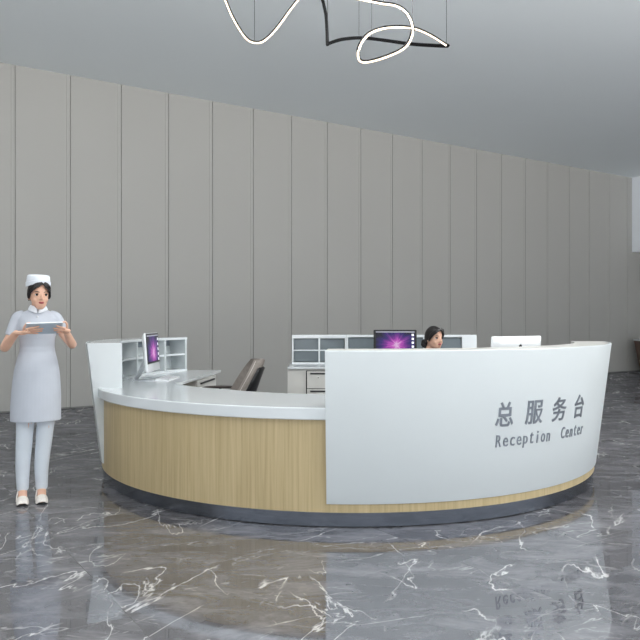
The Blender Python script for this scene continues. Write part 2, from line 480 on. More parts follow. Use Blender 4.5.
# ledges on top of the raised panels
for a0, a1 in ((A_F, A_R),):
    bm = B(); sweep(bm, [(2.09, ZT - .03), (2.368, ZT - .03), (2.368, ZT), (2.09, ZT)], a0, a1, 1)
    deskpart('ledge', bm, M_['greywhite'])
    for a in (A_F + .4, 22, 50, A_R - .6):
        bm = B(); sweep(bm, [(2.11, ZW1), (2.30, ZW1), (2.335, ZT - .03), (2.11, ZT - .03)], a - .3, a + .3)
        deskpart('end_board' if a in (A_F + .4, A_R - .6) else 'bracket', bm, M_['white'])
# inside legs that carry the worktop's inner edge
for a in (-40, -12, 15, 45, 74):
    bm = B(); sweep(bm, [(1.75, 0), (2.17, 0), (2.17, ZW1 - .026), (1.75, ZW1 - .026)], a - .4, a + .4)
    deskpart('support_board', bm, M_['greywhite'])

# lettering on the front panel
def glyph(ch, ac, zc, w, h, m, name, thick=.006, bold=0, label=None):
    """one raised character wrapped on the flared panel; w, h its size in metres, ac its centre angle"""
    cu = bpy.data.curves.new('glyph', 'FONT'); cu.body = ch; cu.extrude = .5; cu.offset = bold; cu.resolution_u = 4
    t = bpy.data.objects.new('temporary', cu); COL.objects.link(t)
    dg = bpy.context.evaluated_depsgraph_get(); dg.update()
    me = bpy.data.meshes.new_from_object(t.evaluated_get(dg))
    bpy.data.objects.remove(t); bpy.data.curves.remove(cu)
    xs = [v.co.x for v in me.vertices]; ys = [v.co.y for v in me.vertices]
    x0, x1, y0, y1 = min(xs), max(xs), min(ys), max(ys)
    for v in me.vertices:
        u = ((v.co.x - x0) / (x1 - x0) - .5) * w
        q = zc + ((v.co.y - y0) / (y1 - y0) - .5) * h
        r = Rp(q) - .001 + (thick if v.co.z > 0 else 0)
        p = ring_pt(ac + math.degrees(u / 2.335), r, q)
        v.co = p - Vector((CX, CY, 0))
    me.name = name
    return put(name, me, m, front, False)
for ch, ac, w, h, zc in (('\u603b', 25.4, .152, .168, .726), ('\u670d', 32.1, .17, .166, .724), ('\u52a1', 38.95, .168, .172, .725), ('\u53f0', 45.9, .150, .172, .724)):
    glyph(ch, ac, zc, w, h, M_['letter'], 'sign_character', bold=.012)
W = {'R': .046, 'C': .046, 'e': .042, 'c': .040, 'p': .042, 't': .034, 'i': .013, 'o': .044, 'n': .038, 'r': .030}
H = {'R': .083, 'C': .085, 'e': .062, 'c': .062, 'p': .082, 't': .079, 'i': .084, 'o': .062, 'n': .060, 'r': .060}
for i, ch in enumerate('Reception  Center'):
    if ch == ' ': continue
    z = .503 + H[ch] / 2 - (.022 if ch == 'p' else 0)
    glyph(ch, 24.55 + i * 1.485, z, W[ch] * .96, H[ch], M_['letter'], 'sign_letter', bold=.0)

# ------------------------------------------------------------------ open shelf on the left return
shelf = thing('open_shelf_unit', 'curved white open shelf unit on left end of reception desk', 'shelf', ring_pt(-96, 2.2, ZW1))
def sput(name, bm, m):
    bmesh.ops.transform(bm, matrix=Matrix.Translation(-shelf.location), verts=bm.verts)
    return obj(name, bm, m, shelf)
def shell_inner(z): return Rp(z) - .034
bm = B(); sweep(bm, [(2.10, ZT - .025), (2.367, ZT - .025), (2.367, ZT), (2.10, ZT)], A_L, A_LB, 1); sput('top_board', bm, M_['white'])
bm = B(); sweep(bm, [(2.10, ZW1), (shell_inner(ZW1), ZW1), (shell_inner(ZW1), ZW1 + .02), (2.10, ZW1 + .02)], A_L, A_LB, 1); sput('bottom_board', bm, M_['white'])
bm = B(); sweep(bm, [(2.11, .965), (2.325, .965), (2.325, .985), (2.11, .985)], A_L - .5, A_LB + .4, 1); sput('shelf_board', bm, M_['white'])
bm = B(); sweep(bm, [(2.318, ZW1 + .02), (2.326, ZW1 + .02), (2.358, ZT - .025), (2.350, ZT - .025)], A_L, A_LB, 1); sput('back_panel', bm, M_['shelf_back'])
for a in (A_L - .3, -82, -98, -114, A_LB + .5):
    ov = .0305 if a < A_L - 5 else .002
    bm = B(); sweep(bm, [(2.10, ZW1), (Rp(ZW1) - ov, ZW1), (Rp(ZT) - ov, ZT - .002), (2.10, ZT - .002)], a - .35, a + (.35 if ov > .01 else .38)); sput('side_board' if a in (A_L - .3, A_LB + .5) else 'divider', bm, M_['sidewhite'])

# drawer pedestal under the left return
def pedestal(loc, rz, w, d, h, label, n=3):
    t = thing('drawer_pedestal', label, 'drawer cabinet', loc, rz)
    bm = B(); box(bm, -w / 2, w / 2, -d / 2 + .02, d / 2, 0, h); obj('carcass', bm, M_['greywhite'], t, False)
    for i in range(n):
        z1 = h - .012 - i * (h - .02) / n; z0 = z1 - (h - .02) / n + .008
        bm = B(); box(bm, -w / 2 + .006, w / 2 - .006, -d / 2, -d / 2 + .02, z0, z1, bevel=.002, seg=1); dr = obj('drawer', bm, M_['greywhite'], t, False)
        bm = B(); box(bm, -w * .36, w * .36, -d / 2 - .012, -d / 2, z1 - .045, z1 - .027, bevel=.003, seg=1); obj('handle', bm, M_['darkmetal'], dr, False)
    return t
pedestal((-1.415, 7.60, 0), rad(84.9), .80, .46, ZW1 - .026, 'white drawer pedestal under left return of reception desk')

# ------------------------------------------------------------------ back counter and wall-side cupboards
bc = thing('back_counter', 'straight white counter with drawers behind the reception desk', 'counter', (.84, 8.75, 0))
X0, X1 = -1.235, 1.21     # local
bm = B(); box(bm, X0, X1, .03, 1.0, .06, .765); obj('carcass', bm, M_['greywhite'], bc, False)
bm = B(); box(bm, X0 + .02, X1 - .02, .07, .98, 0, .06); obj('plinth', bm, M_['darkmetal'], bc, False)
bm = B(); box(bm, X0, X1, 0, 1.02, .765, ZW1, bevel=.003); obj('worktop', bm, M_['white'], bc, False)
for c in range(4):
    xa = X0 + .225 + c * .56
    fr = B(); box(fr, xa, xa + .53, .022, .03, .08, .742); f = obj('drawer_frame', fr, M_['darkmetal'], bc, False)
    for r in range(3):
        z1 = .735 - r * .215
        bm = B(); box(bm, xa + .012, xa + .518, .004, .022, z1 - .207, z1, bevel=.002, seg=1); d = obj('drawer', bm, M_['greywhite'], f, False)
        bm = B(); box(bm, xa + .05, xa + .48, -.008, .004, z1 - .035, z1 - .018, bevel=.003, seg=1); obj('handle', bm, M_['darkmetal'], d, False)
        bm = B(); tube(bm, [(xa + .15, .004, z1 - .075), (xa + .15, -.003, z1 - .075)], .006, 10, 1); obj('lock', bm, M_['chrome'], d)

def cubby(x0, x1, cols, rows, label, topz=ZT, frame=.032, loc_y=9.40, post=0):
    """white frame with grey glass-fronted cells, standing on the back counter"""
    w = x1 - x0
    t = thing('cupboard_unit', label, 'cupboard', ((x0 + x1) / 2, loc_y, ZW1))
    h = topz - ZW1; x0 -= t.location.x; x1 -= t.location.x
    bm = B(); box(bm, x0, x1, 0, .30, h - frame, h); obj('top_board', bm, M_['white'], t, False)
    bm = B(); box(bm, x0, x1, 0, .30, 0, .018); obj('bottom_board', bm, M_['white'], t, False)
    for xa, xb in ((x0, x0 + .02), (x1 - .02 - post, x1)):
        bm = B(); box(bm, xa, xb, 0, .30, .018, h - frame); obj('side_board', bm, M_['white'], t, False)
    bm = B(); box(bm, x0 + .02, x1 - .02, .285, .30, .018, h - frame); obj('back_panel', bm, M_['shelf_back'], t, False)
    xl, xr = x0 + .02, x1 - .02 - post
    cw = (xr - xl) / cols
    for i in range(1, cols):
        xa = xl + i * cw
        bm = B(); box(bm, xa - .01, xa + .01, .002, .284, .018, h - frame); obj('divider', bm, M_['white'], t, False)
    rh = (h - frame - .018) / rows
    for j in range(1, rows):
        zz = .018 + j * rh
        bm = B(); box(bm, xl, xr, .004, .284, zz - .008, zz + .008); obj('shelf_board', bm, M_['white'], t, False)
    for i in range(cols):
        for j in range(rows):
            bm = B(); box(bm, xl + i * cw + .011, xl + (i + 1) * cw - .011, .03, .036, .018 + j * rh + .009, .018 + (j + 1) * rh - .009)
            obj('glass_pane', bm, M_['frost'], t, False)
    return t
cubby(-.366, .345, 2, 2, 'white cupboard with four grey glass panes, left one on the back counter', frame=.045)
cubby(.347, 2.045, 3, 1, 'long white cupboard with grey glass panes behind the black monitor and seated person', frame=.03, post=.17)

# ------------------------------------------------------------------ all-in-one computers
def computer(label, loc, rz, rim, back='pcwhite'):
    """faces local -Y; base on z=0"""
    t = thing('computer', label, 'computer', loc, rz, 'desktop computers on the reception counters')
    w, h, z0, th = .53, .36, .09, .045
    T = Matrix.Translation((0, 0, z0)) @ Matrix.Rotation(rad(-4), 4, 'X')
    # housing, bulging at the back
    bm = B()
    rings = []
    for y, ins in ((0, .004), (.004, 0), (.016, .0), (.034, .02), (.05, .06)):
        x, a, b = w / 2 - ins, ins * .8, h - ins * .8
        rr = .012; rg = []
        for cx, cz, s in ((x - rr, a + rr, -90), (x - rr, b - rr, 0), (-x + rr, b - rr, 90), (-x + rr, a + rr, 180)):
            for q in range(5):
                an = rad(s + 22.5 * q); rg.append(T @ Vector((cx + rr * math.cos(an), y, cz + rr * math.sin(an))))
        rings.append(rg)
    skin_rings(bm, rings)
    hs = obj('housing', bm, M_[back], t)
    # front: dark bezel, picture, chin stays housing
    bm = B(); box(bm, -w / 2 + .006, w / 2 - .006, -.003, 0, .075, h - .006, T); bz = obj('bezel', bm, rim, t, False)
    so = Matrix.Translation((0, 0, .217))
    bm = B(); box(bm, -w / 2 + .026, w / 2 - .026, -.004, -.003, -.125, .122); sc = obj('screen', bm, M_['picture'], t, False); sc.matrix_local = T @ so
    bm = B(); box(bm, -w / 2 + .026, w / 2 - .026, -.005, -.004, .111, .122); obj('menu_bar', bm, M_['menubar'], sc, False)
    for k in range(5):
        z = .080 - k * .048
        bm = B(); box(bm, w / 2 - .062, w / 2 - .036, -.005, -.004, z - .013, z + .013); obj('desktop_icon', bm, M_['icon'], sc, False)
    # round emblem with a leaf on the back
    bm = B()
    T2 = T @ Matrix.Translation((0, .0505, .282))
    out = []
    for i in range(36):
        a = 2 * PI * i / 36
        r = .020 * (1 + .10 * math.cos(2 * a + PI) - .16 * math.exp(-((math.sin(a / 2 - PI / 4)) ** 2) * 26) - .10 * math.exp(-(math.sin(a / 2 + PI / 4) ** 2) * 40))
        x, z = r * math.cos(a), r * math.sin(a)
        # bite on the right as seen from behind
        bx, bz_ = -.0235, .003
        d = math.hypot(x - bx, z - bz_)
        if d < .010:
            x, z = bx + (x - bx) / d * .010, bz_ + (z - bz_) / d * .010
        out.append((x, z))
    skin_rings(bm, [[T2 @ Vector((x, y, z)) for x, z in out] for y in (-.001, .001)])
    leaf = [(0, .019), (-.004, .0215), (-.007, .028), (-.003, .0265), (0, .023)]
    skin_rings(bm, [[T2 @ Vector((x, y, z)) for x, z in leaf] for y in (-.001, .001)])
    obj('emblem', bm, M_['darkmetal'], hs, False)
    # bent metal foot
    bm = B()
    sec = [(.052, .27), (.14, .075), (.185, .008), (.175, 0), (-.03, 0), (-.03, .008), (.165, .010), (.13, .07), (.044, .25)]
    skin_rings(bm, [[Vector((x, y, z)) for y, z in sec] for x in (-.095, .095)])
    obj('stand', bm, M_['silver'], t, True, 25)
    return t
# positions follow the desk: left return, back counter, front counter
computer('white computer turned sideways on left end of desk, beside the keyboard', (-1.565, 6.80, ZW1), rad(91), M_['black'])
computer('black-rimmed computer facing front beside the seated person, on the back counter', (.925, 8.84, ZW1), 0, M_['black'], 'black')
computer('white computer seen from behind, on desk near the sign', (1.46, 5.44, ZW1), rad(180 + 33), M_['black'])

# keyboard beside the left computer
def keyboard(loc, rz, label):
    t = thing('keyboard', label, 'keyboard', loc, rz)
    bm = B()
    skin_rings(bm, [[Vector((x, -.065, 0)), Vector((x, .065, 0)), Vector((x, .065, .02)), Vector((x, .055, .021)), Vector((x, -.065, .008))] for x in (-.215, .215)])
    obj('case', bm, M_['pcwhite'], t, False)
    for r in range(5):
        y = -.052 + r * .0225
        n = 14 if r else 7
        for c in range(n):
            wk = .41 / n
            x = -.205 + (c + .5) * wk
            z = .009 + (y + .065) * .104
            bm = B(); box(bm, x - wk * .43, x + wk * .43, y - .009, y + .009, z, z + .004)
            obj('key', bm, M_['keycap'], t, False)
    bm = B(); box(bm, -.215, .215, .0652, .068, .001, .02); obj('rear_edge', bm, M_['darkmetal'], t, False)
    return t
keyboard((-1.47, 6.95, ZW1), rad(88), 'slim white keyboard lying in front of the left computer')

# ------------------------------------------------------------------ chairs
def make_chair(label, loc, rz):
    """low bucket-back office chair, faces local -Y"""
    t = thing('office_chair', label, 'chair', loc, rz)
    bm = B(); loft(bm, [(.43, 0, 0, .20, .20), (.445, 0, 0, .245, .24), (.47, 0, 0, .25, .245), (.49, 0, 0, .235, .23), (.497, 0, 0, .18, .18)], 36, power=.62)
    obj('seat', bm, M_['fabric'], t)
    def back_surface(u, v, off):
        # u -1..1 across, v 0..1 up
        z = .46 + v * .52
        halfw = .222 - .07 * max(0, v - .45) ** 1.3 * 1.6
        if v > .72: halfw *= math.sqrt(max(.05, 1 - ((v - .72) / .28) ** 2 * .72))
        x = halfw * u
        y = .18 + .17 * v ** 1.25 - .20 * (abs(u) ** 2.2) * (1 - .62 * v)
        return Vector((x * (1 + off * .5), y + off, z))
    def back(off0, off1, v0, v1, um, name, m):
        bm = B(); n, k = 14, 12; g = []
        for off in (off0, off1):
            g.append([[bm.verts.new(back_surface(um * (2 * i / n - 1), v0 + (v1 - v0) * j / k, off)) for i in range(n + 1)] for j in range(k + 1)])
        for s, q in ((g[0], 1), (g[1], -1)):
            for j in range(k):
                for i in range(n):
                    f = [s[j][i], s[j][i + 1], s[j + 1][i + 1], s[j + 1][i]]
                    bm.faces.new(f if q > 0 else f[::-1])
        a, b = g
        for j in range(k):
            for i in (0, n): bm.faces.new((a[j][i], a[j + 1][i], b[j + 1][i], b[j][i]))
        for i in range(n):
            for j in (0, k): bm.faces.new((a[j][i], a[j][i + 1], b[j][i + 1], b[j][i]))
        bmesh.ops.recalc_face_normals(bm, faces=bm.faces)
        bmesh.ops.bevel(bm, geom=[e for e in bm.edges if e.calc_face_angle(0) > 1.0], offset=.009, segments=2, affect='EDGES')
        return obj(name, bm, m, t, True, 55)
    cushion = back(0, .06, 0, 1, 1, 'backrest', M_['fabric'])
    back(.062, .085, .03, .86, .93, 'back_shell', M_['black'])
    for s in (-1, 1):
        pts = [back_surface(s * 1.0, v, .03) + Vector((s * .004, 0, 0)) for v in (.08, .25, .42, .58, .74, .88, .97)]
        bm = B(); tube(bm, pts, .0035, 6, 3); obj('seam', bm, M_['stitch'], cushion)
    for s in (-1, 1):
        bm = B(); tube(bm, [(s * .265, .12, .69), (s * .275, 0, .692), (s * .272, -.13, .69), (s * .26, -.19, .682)], [.022, .026, .026, .018], 12, 4, flat=.55, up=(0, 0, 1)); ar = obj('armrest', bm, M_['armpad'], t)
        bm = B(); tube(bm, [(s * .272, .0, .68), (s * .285, .0, .58), (s * .265, .0, .47), (s * .16, 0, .432)], .014, 10, 4); obj('arm_support', bm, M_['black'], ar)
    bm = B(); tube(bm, [(0, 0, .11), (0, 0, .28)], .028, 14, 1); tube(bm, [(0, 0, .28), (0, 0, .43)], .018, 14, 1); box(bm, -.1, .1, -.1, .1, .405, .43); obj('gas_column', bm, M_['black'], t)
    for k in range(5):
        a = 2 * PI * k / 5 + .3
        d = Vector((math.cos(a), math.sin(a), 0))
        bm = B(); tube(bm, [d * .02 + Vector((0, 0, .115)), d * .16 + Vector((0, 0, .10)), d * .30 + Vector((0, 0, .075))], [.03, .024, .018], 10, 4, flat=.7, up=(0, 0, 1)); lg = obj('leg', bm, M_['black'], t)
        bm = B(); s = d.cross(Vector((0, 0, 1))); c = d * .30 + Vector((0, 0, .03))
        tube(bm, [c - s * .026, c - s * .006], .03, 16, 1); tube(bm, [c + s * .006, c + s * .026], .03, 16, 1); tube(bm, [c + Vector((0, 0, 0)), d * .30 + Vector((0, 0, .08))], .008, 8, 1)
        obj('caster', bm, M_['black'], lg)
    return t
chair = make_chair('empty taupe low-back office chair facing the sideways computer', (-.93, 6.92, 0), rad(-76))
chair2 = copy_tree(chair)
chair2.location = (1.053, 7.10, 0); chair2.rotation_euler = (0, 0, rad(22))
tag(chair2, 'taupe office chair carrying the seated person behind the sign panel', 'chair')

# ------------------------------------------------------------------ people
def head_pieces(bm, M):
    """head in its own frame: chin at z=0, faces -Y"""
    rings = [(-.004, 0, -.052, .012, .010), (.004, 0, -.050, .026, .022), (.016, 0, -.044, .038, .037), (.034, 0, -.033, .049, .056), (.055, 0, -.020, .0565, .073), (.08, 0, -.010, .062, .085),
             (.105, 0, -.003, .0665, .0925), (.13, 0, .002, .069, .095), (.155, 0, .005, .068, .093), (.178, 0, .007, .061, .084), (.197, 0, .008, .048, .066), (.208, 0, .008, .031, .044), (.213, 0, .008, .012, .018)]
    loft(bm, rings, 32, M)
    # nose, cheeks, chin, brow
    tube(bm, [(0, -.088, .118), (0, -.100, .095), (0, -.1085, .079), (0, -.098, .070)], [.006, .0075, .0105, .007], 10, 4, M)
    for s in (-1, 1):
        ball(bm, (s * .010, -.097, .075), .0068, M, 2)
        ball(bm, (s * .034, -.062, .066), (.02, .02, .022), M, 2)
        ball(bm, (s * .068, .004, .09), (.009, .017, .030), M, 2)
    ball(bm, (0, -.060, .012), (.019, .014, .013), M, 2)
    ball(bm, (0, -.084, .050), (.020, .010, .009), M, 2)

def face_parts(parent, M):
    for s in (-1, 1):
        bm = B(); ball(bm, (s * .031, -.0765, .1045), (.0145, .0105, .0072), M, 3); e = obj('eye', bm, M_['eyewhite'], parent)
        bm = B(); ball(bm, (s * .031, -.0845, .1045), (.0088, .0045, .0076), M, 2); obj('iris', bm, M_['iris'], e)
        bm = B(); tube(bm, [(s * .045, -.077, .1075), (s * .038, -.0845, .1125), (s * .029, -.0875, .113), (s * .018, -.0875, .1085)], [.0016, .0032, .0034, .0016], 6, 4, M); obj('eyelash', bm, M_['iris'], e)
        bm = B(); tube(bm, [(s * .051, -.074, .124), (s * .040, -.0855, .1295), (s * .027, -.0925, .1285), (s * .015, -.0945, .125)], [.0012, .0028, .0032, .002], 6, 4, M); obj('eyebrow', bm, M_['hair'], parent)
    bm = B()
    tube(bm, [(-.023, -.0795, .049), (-.012, -.0905, .0515), (0, -.094, .0505), (.012, -.0905, .0515), (.023, -.0795, .049)], [.0015, .0042, .0038, .0042, .0015], 8, 4, M)
    tube(bm, [(-.021, -.0795, .048), (-.011, -.0895, .0445), (0, -.092, .0435), (.011, -.0895, .0445), (.021, -.0795, .048)], [.0015, .0042, .0050, .0042, .0015], 8, 4, M)
    obj('lips', bm, M_['lip'], parent)

def hair_part(parent, M, part=-.4, side_len=.085, bun=None, front=.150):
    """hair cap with a side parting and a swept fringe"""
    bm = B(); bmesh.ops.create_icosphere(bm, subdivisions=5, radius=1)
    kill = []
    for v in bm.verts:
        x, y, z = v.co.x * .0795, .006 + v.co.y * .105, .113 + v.co.z * .113
        # hairline: rises from the temples to the parting
        v.co = Vector((x, y, z))
        fy = y - .006
        lim = .055                                       # nape
        if fy < .02: lim = side_len + (.02 - fy) * .25
        if fy < -.045:
            d = abs(x / .08 - part * .5)
            lim = max(lim, front + .028 * math.exp(-(d / .35) ** 2) - .05 * max(0, abs(x) / .08 - .45) ** 1.2)
        if z < lim: kill.append(v)
    bmesh.ops.delete(bm, geom=kill, context='VERTS')
    bmesh.ops.transform(bm, matrix=M, verts=bm.verts)
    o = obj('hair', bm, M_['hair'], parent)
    sd = o.modifiers.new('thick', 'SOLIDIFY'); sd.thickness = .014; sd.offset = -1
    # swept strands along the fringe, on both sides of the parting
    bm = B()
    for k in range(9):
        t = k / 8
        x0 = part * .04
        tube(bm, [(x0 + .004 * k * .3, -.094 + .004 * t, .188 + .012 * t), (.030 + .012 * t, -.098 + .01 * t, .165 + .02 * t), (.062 + .006 * t, -.070 + .022 * t, .135 + .018 * t), (.0735, -.038 + .03 * t, .098 + .014 * t)], [.004, .0075, .0075, .004], 8, 5, M)
        tube(bm, [(x0 - .004 * k * .3, -.094 + .004 * t, .190 + .01 * t), (-.036 - .006 * t, -.094 + .012 * t, .166 + .018 * t), (-.064 - .005 * t, -.066 + .022 * t, .135 + .015 * t), (-.0745, -.034 + .03 * t, .098 + .012 * t)], [.004, .0075, .0075, .004], 8, 5, M)
    for s in (-1, 1):
        tube(bm, [(s * .071, -.030, .115), (s * .074, -.020, .092), (s * .071, -.012, .072)], [.010, .011, .004], 8, 5, M)
    obj('fringe', bm, M_['hair'], o)
    if bun:
        bm = B(); ball(bm, bun, (.038, .034, .038), M, 4)
        for k in range(5):
            a = k * 1.2
            tube(bm, [Vector(bun) + Vector((.036 * math.cos(a + q * .9), .026 * math.sin(q * 1.3), .036 * math.sin(a + q * .9))) for q in range(5)], [.006, .010, .011, .010, .006], 8, 4, M)
        obj('bun', bm, M_['hair'], o)
    return o

def finger(bm, pts, r=.0078, M=None):
    n = len(pts)
    tube(bm, pts, [r * (1.12 - .3 * i / (n - 1)) for i in range(n)], 10, 4, M)
    ball(bm, pts[-1], r * .84, M, 2)

# --- standing nurse, local frame: faces -Y, feet on z=0
nurse = thing('person', 'standing woman in white nurse uniform and cap holding a tablet', 'person', (-2.142, 5.45, 0), rad(21.4))
hc = Vector((.010, -.035, 1.447))
MH = Matrix.Translation(hc) @ Matrix.Rotation(rad(13), 4, 'Z') @ Matrix.Rotation(rad(4), 4, 'X')
# tablet frame
TB = Matrix.Translation((.052, -.315, 1.300)) @ Matrix.Rotation(rad(-2), 4, 'Y') @ Matrix.Rotation(rad(-27), 4, 'X')
# in the tablet frame: x across, y towards her (+) / camera (-), z up (screen side), -z is the back
body = B()
head_pieces(body, MH)
tube(body, [(0, .012, 1.38), (.003, .008, 1.43), (.008, -.010, 1.475), (.010, -.015, 1.52)], [.056, .047, .046, .048], 18, 4)
loft(body, [(.74, 0, 0, .13, .095), (.90, -.005, 0, .150, .115), (1.0, 0, 0, .125, .10), (1.13, 0, 0, .105, .085), (1.25, 0, -.003, .115, .09), (1.35, 0, .004, .12, .082), (1.40, 0, .008, .10, .065), (1.425, 0, .01, .06, .05)], 28)
# arms
RA = [(-.122, .015, 1.385), (-.150, .008, 1.33), (-.178, .0, 1.25), (-.222, -.025, 1.160), (-.205, -.09, 1.178), (-.165, -.185, 1.232), (-.135, -.255, 1.268)]
tube(body, RA, [.040, .038, .036, .034, .0345, .028, .0225], 14, 6)
LA = [(.122, .015, 1.385), (.150, .008, 1.34), (.178, .0, 1.275), (.246, -.025, 1.180), (.238, -.09, 1.192), (.218, -.185, 1.235), (.202, -.26, 1.272)]
tube(body, LA, [.044, .041, .038, .034, .0345, .028, .0225], 14, 6)
# right hand (left in the photo): palm under the tablet's left end, fingers along its back
def tb(x, y, z): return TB @ Vector((x, y, z))
zb = -.0045
ps = [Vector(RA[-1]), tb(-.148, .015, -.022), tb(-.122, .005, -.021)]
tube(body, ps, [.0225, .027, .024], 14, 5, flat=.62, up=(0, -.3, 1))
ball(body, tb(-.128, .004, -.022), (.032, .036, .014), None, 3)
for k, (y0, ln) in enumerate(((-.040, .060), (-.014, .086), (.013, .080), (.038, .052))):
    b0 = tb(-.125, y0 * .75, -.020)
    finger(body, [b0, tb(-.100, y0, zb - .010), tb(-.100 + ln * .45, y0 * 1.15, zb - .0095), tb(-.100 + ln * .78, y0 * 1.3, zb - .0085), tb(-.100 + ln, y0 * 1.4, zb - .0075)], .0076)
finger(body, [tb(-.142, -.018, -.016), tb(-.134, -.048, -.006), tb(-.118, -.068, .008), tb(-.098, -.070, .0125)], .0086)
# left hand (right in the photo): holds the right end, fingers curled on the back
ps = [Vector(LA[-1]), tb(.150, .012, -.018), tb(.132, .006, -.020)]
tube(body, ps, [.0225, .027, .024], 14, 5, flat=.62, up=(0, -.3, 1))
ball(body, tb(.137, .004, -.020), (.028, .036, .015), None, 3)
for k, (y0, ln) in enumerate(((-.040, .044), (-.014, .066), (.012, .060), (.038, .040))):
    finger(body, [tb(.140, y0 * .8, -.022), tb(.124, y0, zb - .017), tb(.124 - ln * .45, y0 * 1.15, zb - .0125), tb(.124 - ln * .8, y0 * 1.3, zb - .009), tb(.124 - ln, y0 * 1.4, zb - .0075)], .0076)
finger(body, [tb(.150, -.014, -.012), tb(.150, -.044, .004), tb(.138, -.060, .016), tb(.116, -.060, .0125)], .0086)
# legs and feet
LEGS = ((-.082, -.100), (.062, .033))
for xh, xf in LEGS:
    tube(body, [(xh * .9, 0, .80), (xh, -.005, .55), (xh * .5 + xf * .5, .0, .45), (xf, .012, .28), (xf, .022, .12), (xf, .020, .075)], [.075, .056, .046, .043, .028, .029], 16, 5)
    tube(body, [(xf, .045, .075), (xf, .0, .075), (xf, -.055, .052), (xf, -.105, .028), (xf, -.143, .024)], [.024, .031, .032, .033, .022], 14, 5, flat=.68, up=(0, 0, 1))
    for q, (dx, ln) in enumerate(((-.024, .02), (-.010, .026), (.003, .025), (.015, .021), (.026, .014))):
        tube(body, [(xf + dx, -.115, .024), (xf + dx * 1.02, -.138 - ln * .5, .022), (xf + dx * 1.02, -.143 - ln, .019)], [.010, .0085, .006], 8, 3)
nb = remeshed('body', body, .0036, M_['skin'], nurse, 3)
face_parts(nurse, MH)
hr = hair_part(nurse, MH, part=.25, side_len=.10, bun=None)
# cap: flared pill-box with a folded band, tipped back
bm = B(); n = 40
def cap_ring(z, rx, ry, arch=0):
    return [MH @ Vector((rx * math.cos(2 * PI * i / n), .018 + ry * math.sin(2 * PI * i / n), z + arch * (.5 - .5 * math.sin(2 * PI * i / n)) - arch * .9 * abs(math.cos(2 * PI * i / n)) ** 2)) for i in range(n)]
skin_rings(bm, [cap_ring(.170, .084, .108, .022), cap_ring(.173, .087, .111, .022), cap_ring(.200, .0875, .112, .016), cap_ring(.203, .0835, .107, .014), cap_ring(.238, .080, .101, .004), cap_ring(.248, .074, .094), cap_ring(.252, .060, .078), cap_ring(.254, .02, .026)])
obj('nurse_cap', bm, M_['capcloth'], nurse)
# tunic dress with short sleeves as one cloth skin
bm = B()
dress_rings = [(.602, -.008, .0, .181, .150), (.70, -.008, .0, .180, .150), (.80, -.005, .0, .177, .148), (.90, -.003, .0, .170, .143), (.98, -.001, 0, .161, .137), (1.06, .001, 0, .144, .122), (1.12, .002, 0, .128, .106), (1.16, .002, -.001, .1235, .101),
               (1.21, .002, -.006, .126, .105), (1.27, .002, -.013, .134, .116), (1.31, .002, -.012, .138, .115), (1.36, .002, -.002, .140, .100), (1.395, .002, .006, .130, .082), (1.42, .003, .009, .100, .068), (1.437, .004, .008, .068, .057), (1.446, .005, .006, .053, .050)]
loft(bm, dress_rings, 40)
for A, cut in ((RA, 1.25), (LA, 1.262)):
    s = -1 if A is RA else 1
    e = Vector(A[2])
    tube(bm, [(s * .088, .012, 1.395), (s * .128, .012, 1.378), Vector(A[1]) + Vector((0, 0, .004)), e, e + (e - Vector(A[1])).normalized() * .012], [.042, .047, .046, .0455, .0455], 20, 6)
dr = remeshed('dress', bm, .0055, M_['uniform'], nurse, 4)
# buttons and seam down the front
# collar: a turned-down band, open at the throat with two points
bm = B(); n = 36; rings = []
for i in range(n + 1):
    a = rad(-90 + 3.5 + (360 - 7) * i / n)
    f = abs((i / n) * 2 - 1)                             # 1 at the throat
    drop = .030 + .034 * max(0, f - .5) / .5
    c, s = math.cos(a), math.sin(a)
    top = Vector((.006 + .050 * c, -.002 + .050 * s - .008 * f ** 3, 1.472 - .016 * f ** 4))
    k = 1.0 + drop * 8.2
    bot = Vector((.006 + .052 * k * c, -.002 + (.048 * k) * s - .012 * f ** 3, 1.472 - drop + .002))
    nrm = Vector((c, s, .4)).normalized() * .0045
    rings.append([top, top + nrm, (top + bot) / 2 + nrm * 1.3, bot + nrm * 1.0, bot, (top + bot) / 2 + nrm * .6])
skin_rings(bm, rings)
obj('collar', bm, M_['capcloth'], nurse)
for k in range(3):
    z = 1.385 - k * .075
    bm = B(); ball(bm, (.004, -.083 - (.013, .032, .035)[k] + .003, z), (.006, .003, .006), None, 2); obj('button', bm, M_['pcwhite'], dr)
# trousers
bm = B()
for xh, xf in LEGS:
    tube(bm, [(xh * .95, .0, .86), (xh, .0, .62), (xh * .6 + xf * .4, .004, .46), (xf, .010, .26), (xf, .014, .098), (xf, .014, .088)], [.082, .066, .060, .052, .0435, .0435], 24, 6)
loft(bm, [(.74, -.01, 0, .13, .10), (.86, -.006, 0, .145, .11), (.97, -.002, 0, .125, .098)], 28)
remeshed('trousers', bm, .0055, M_['trouser'], nurse, 3)
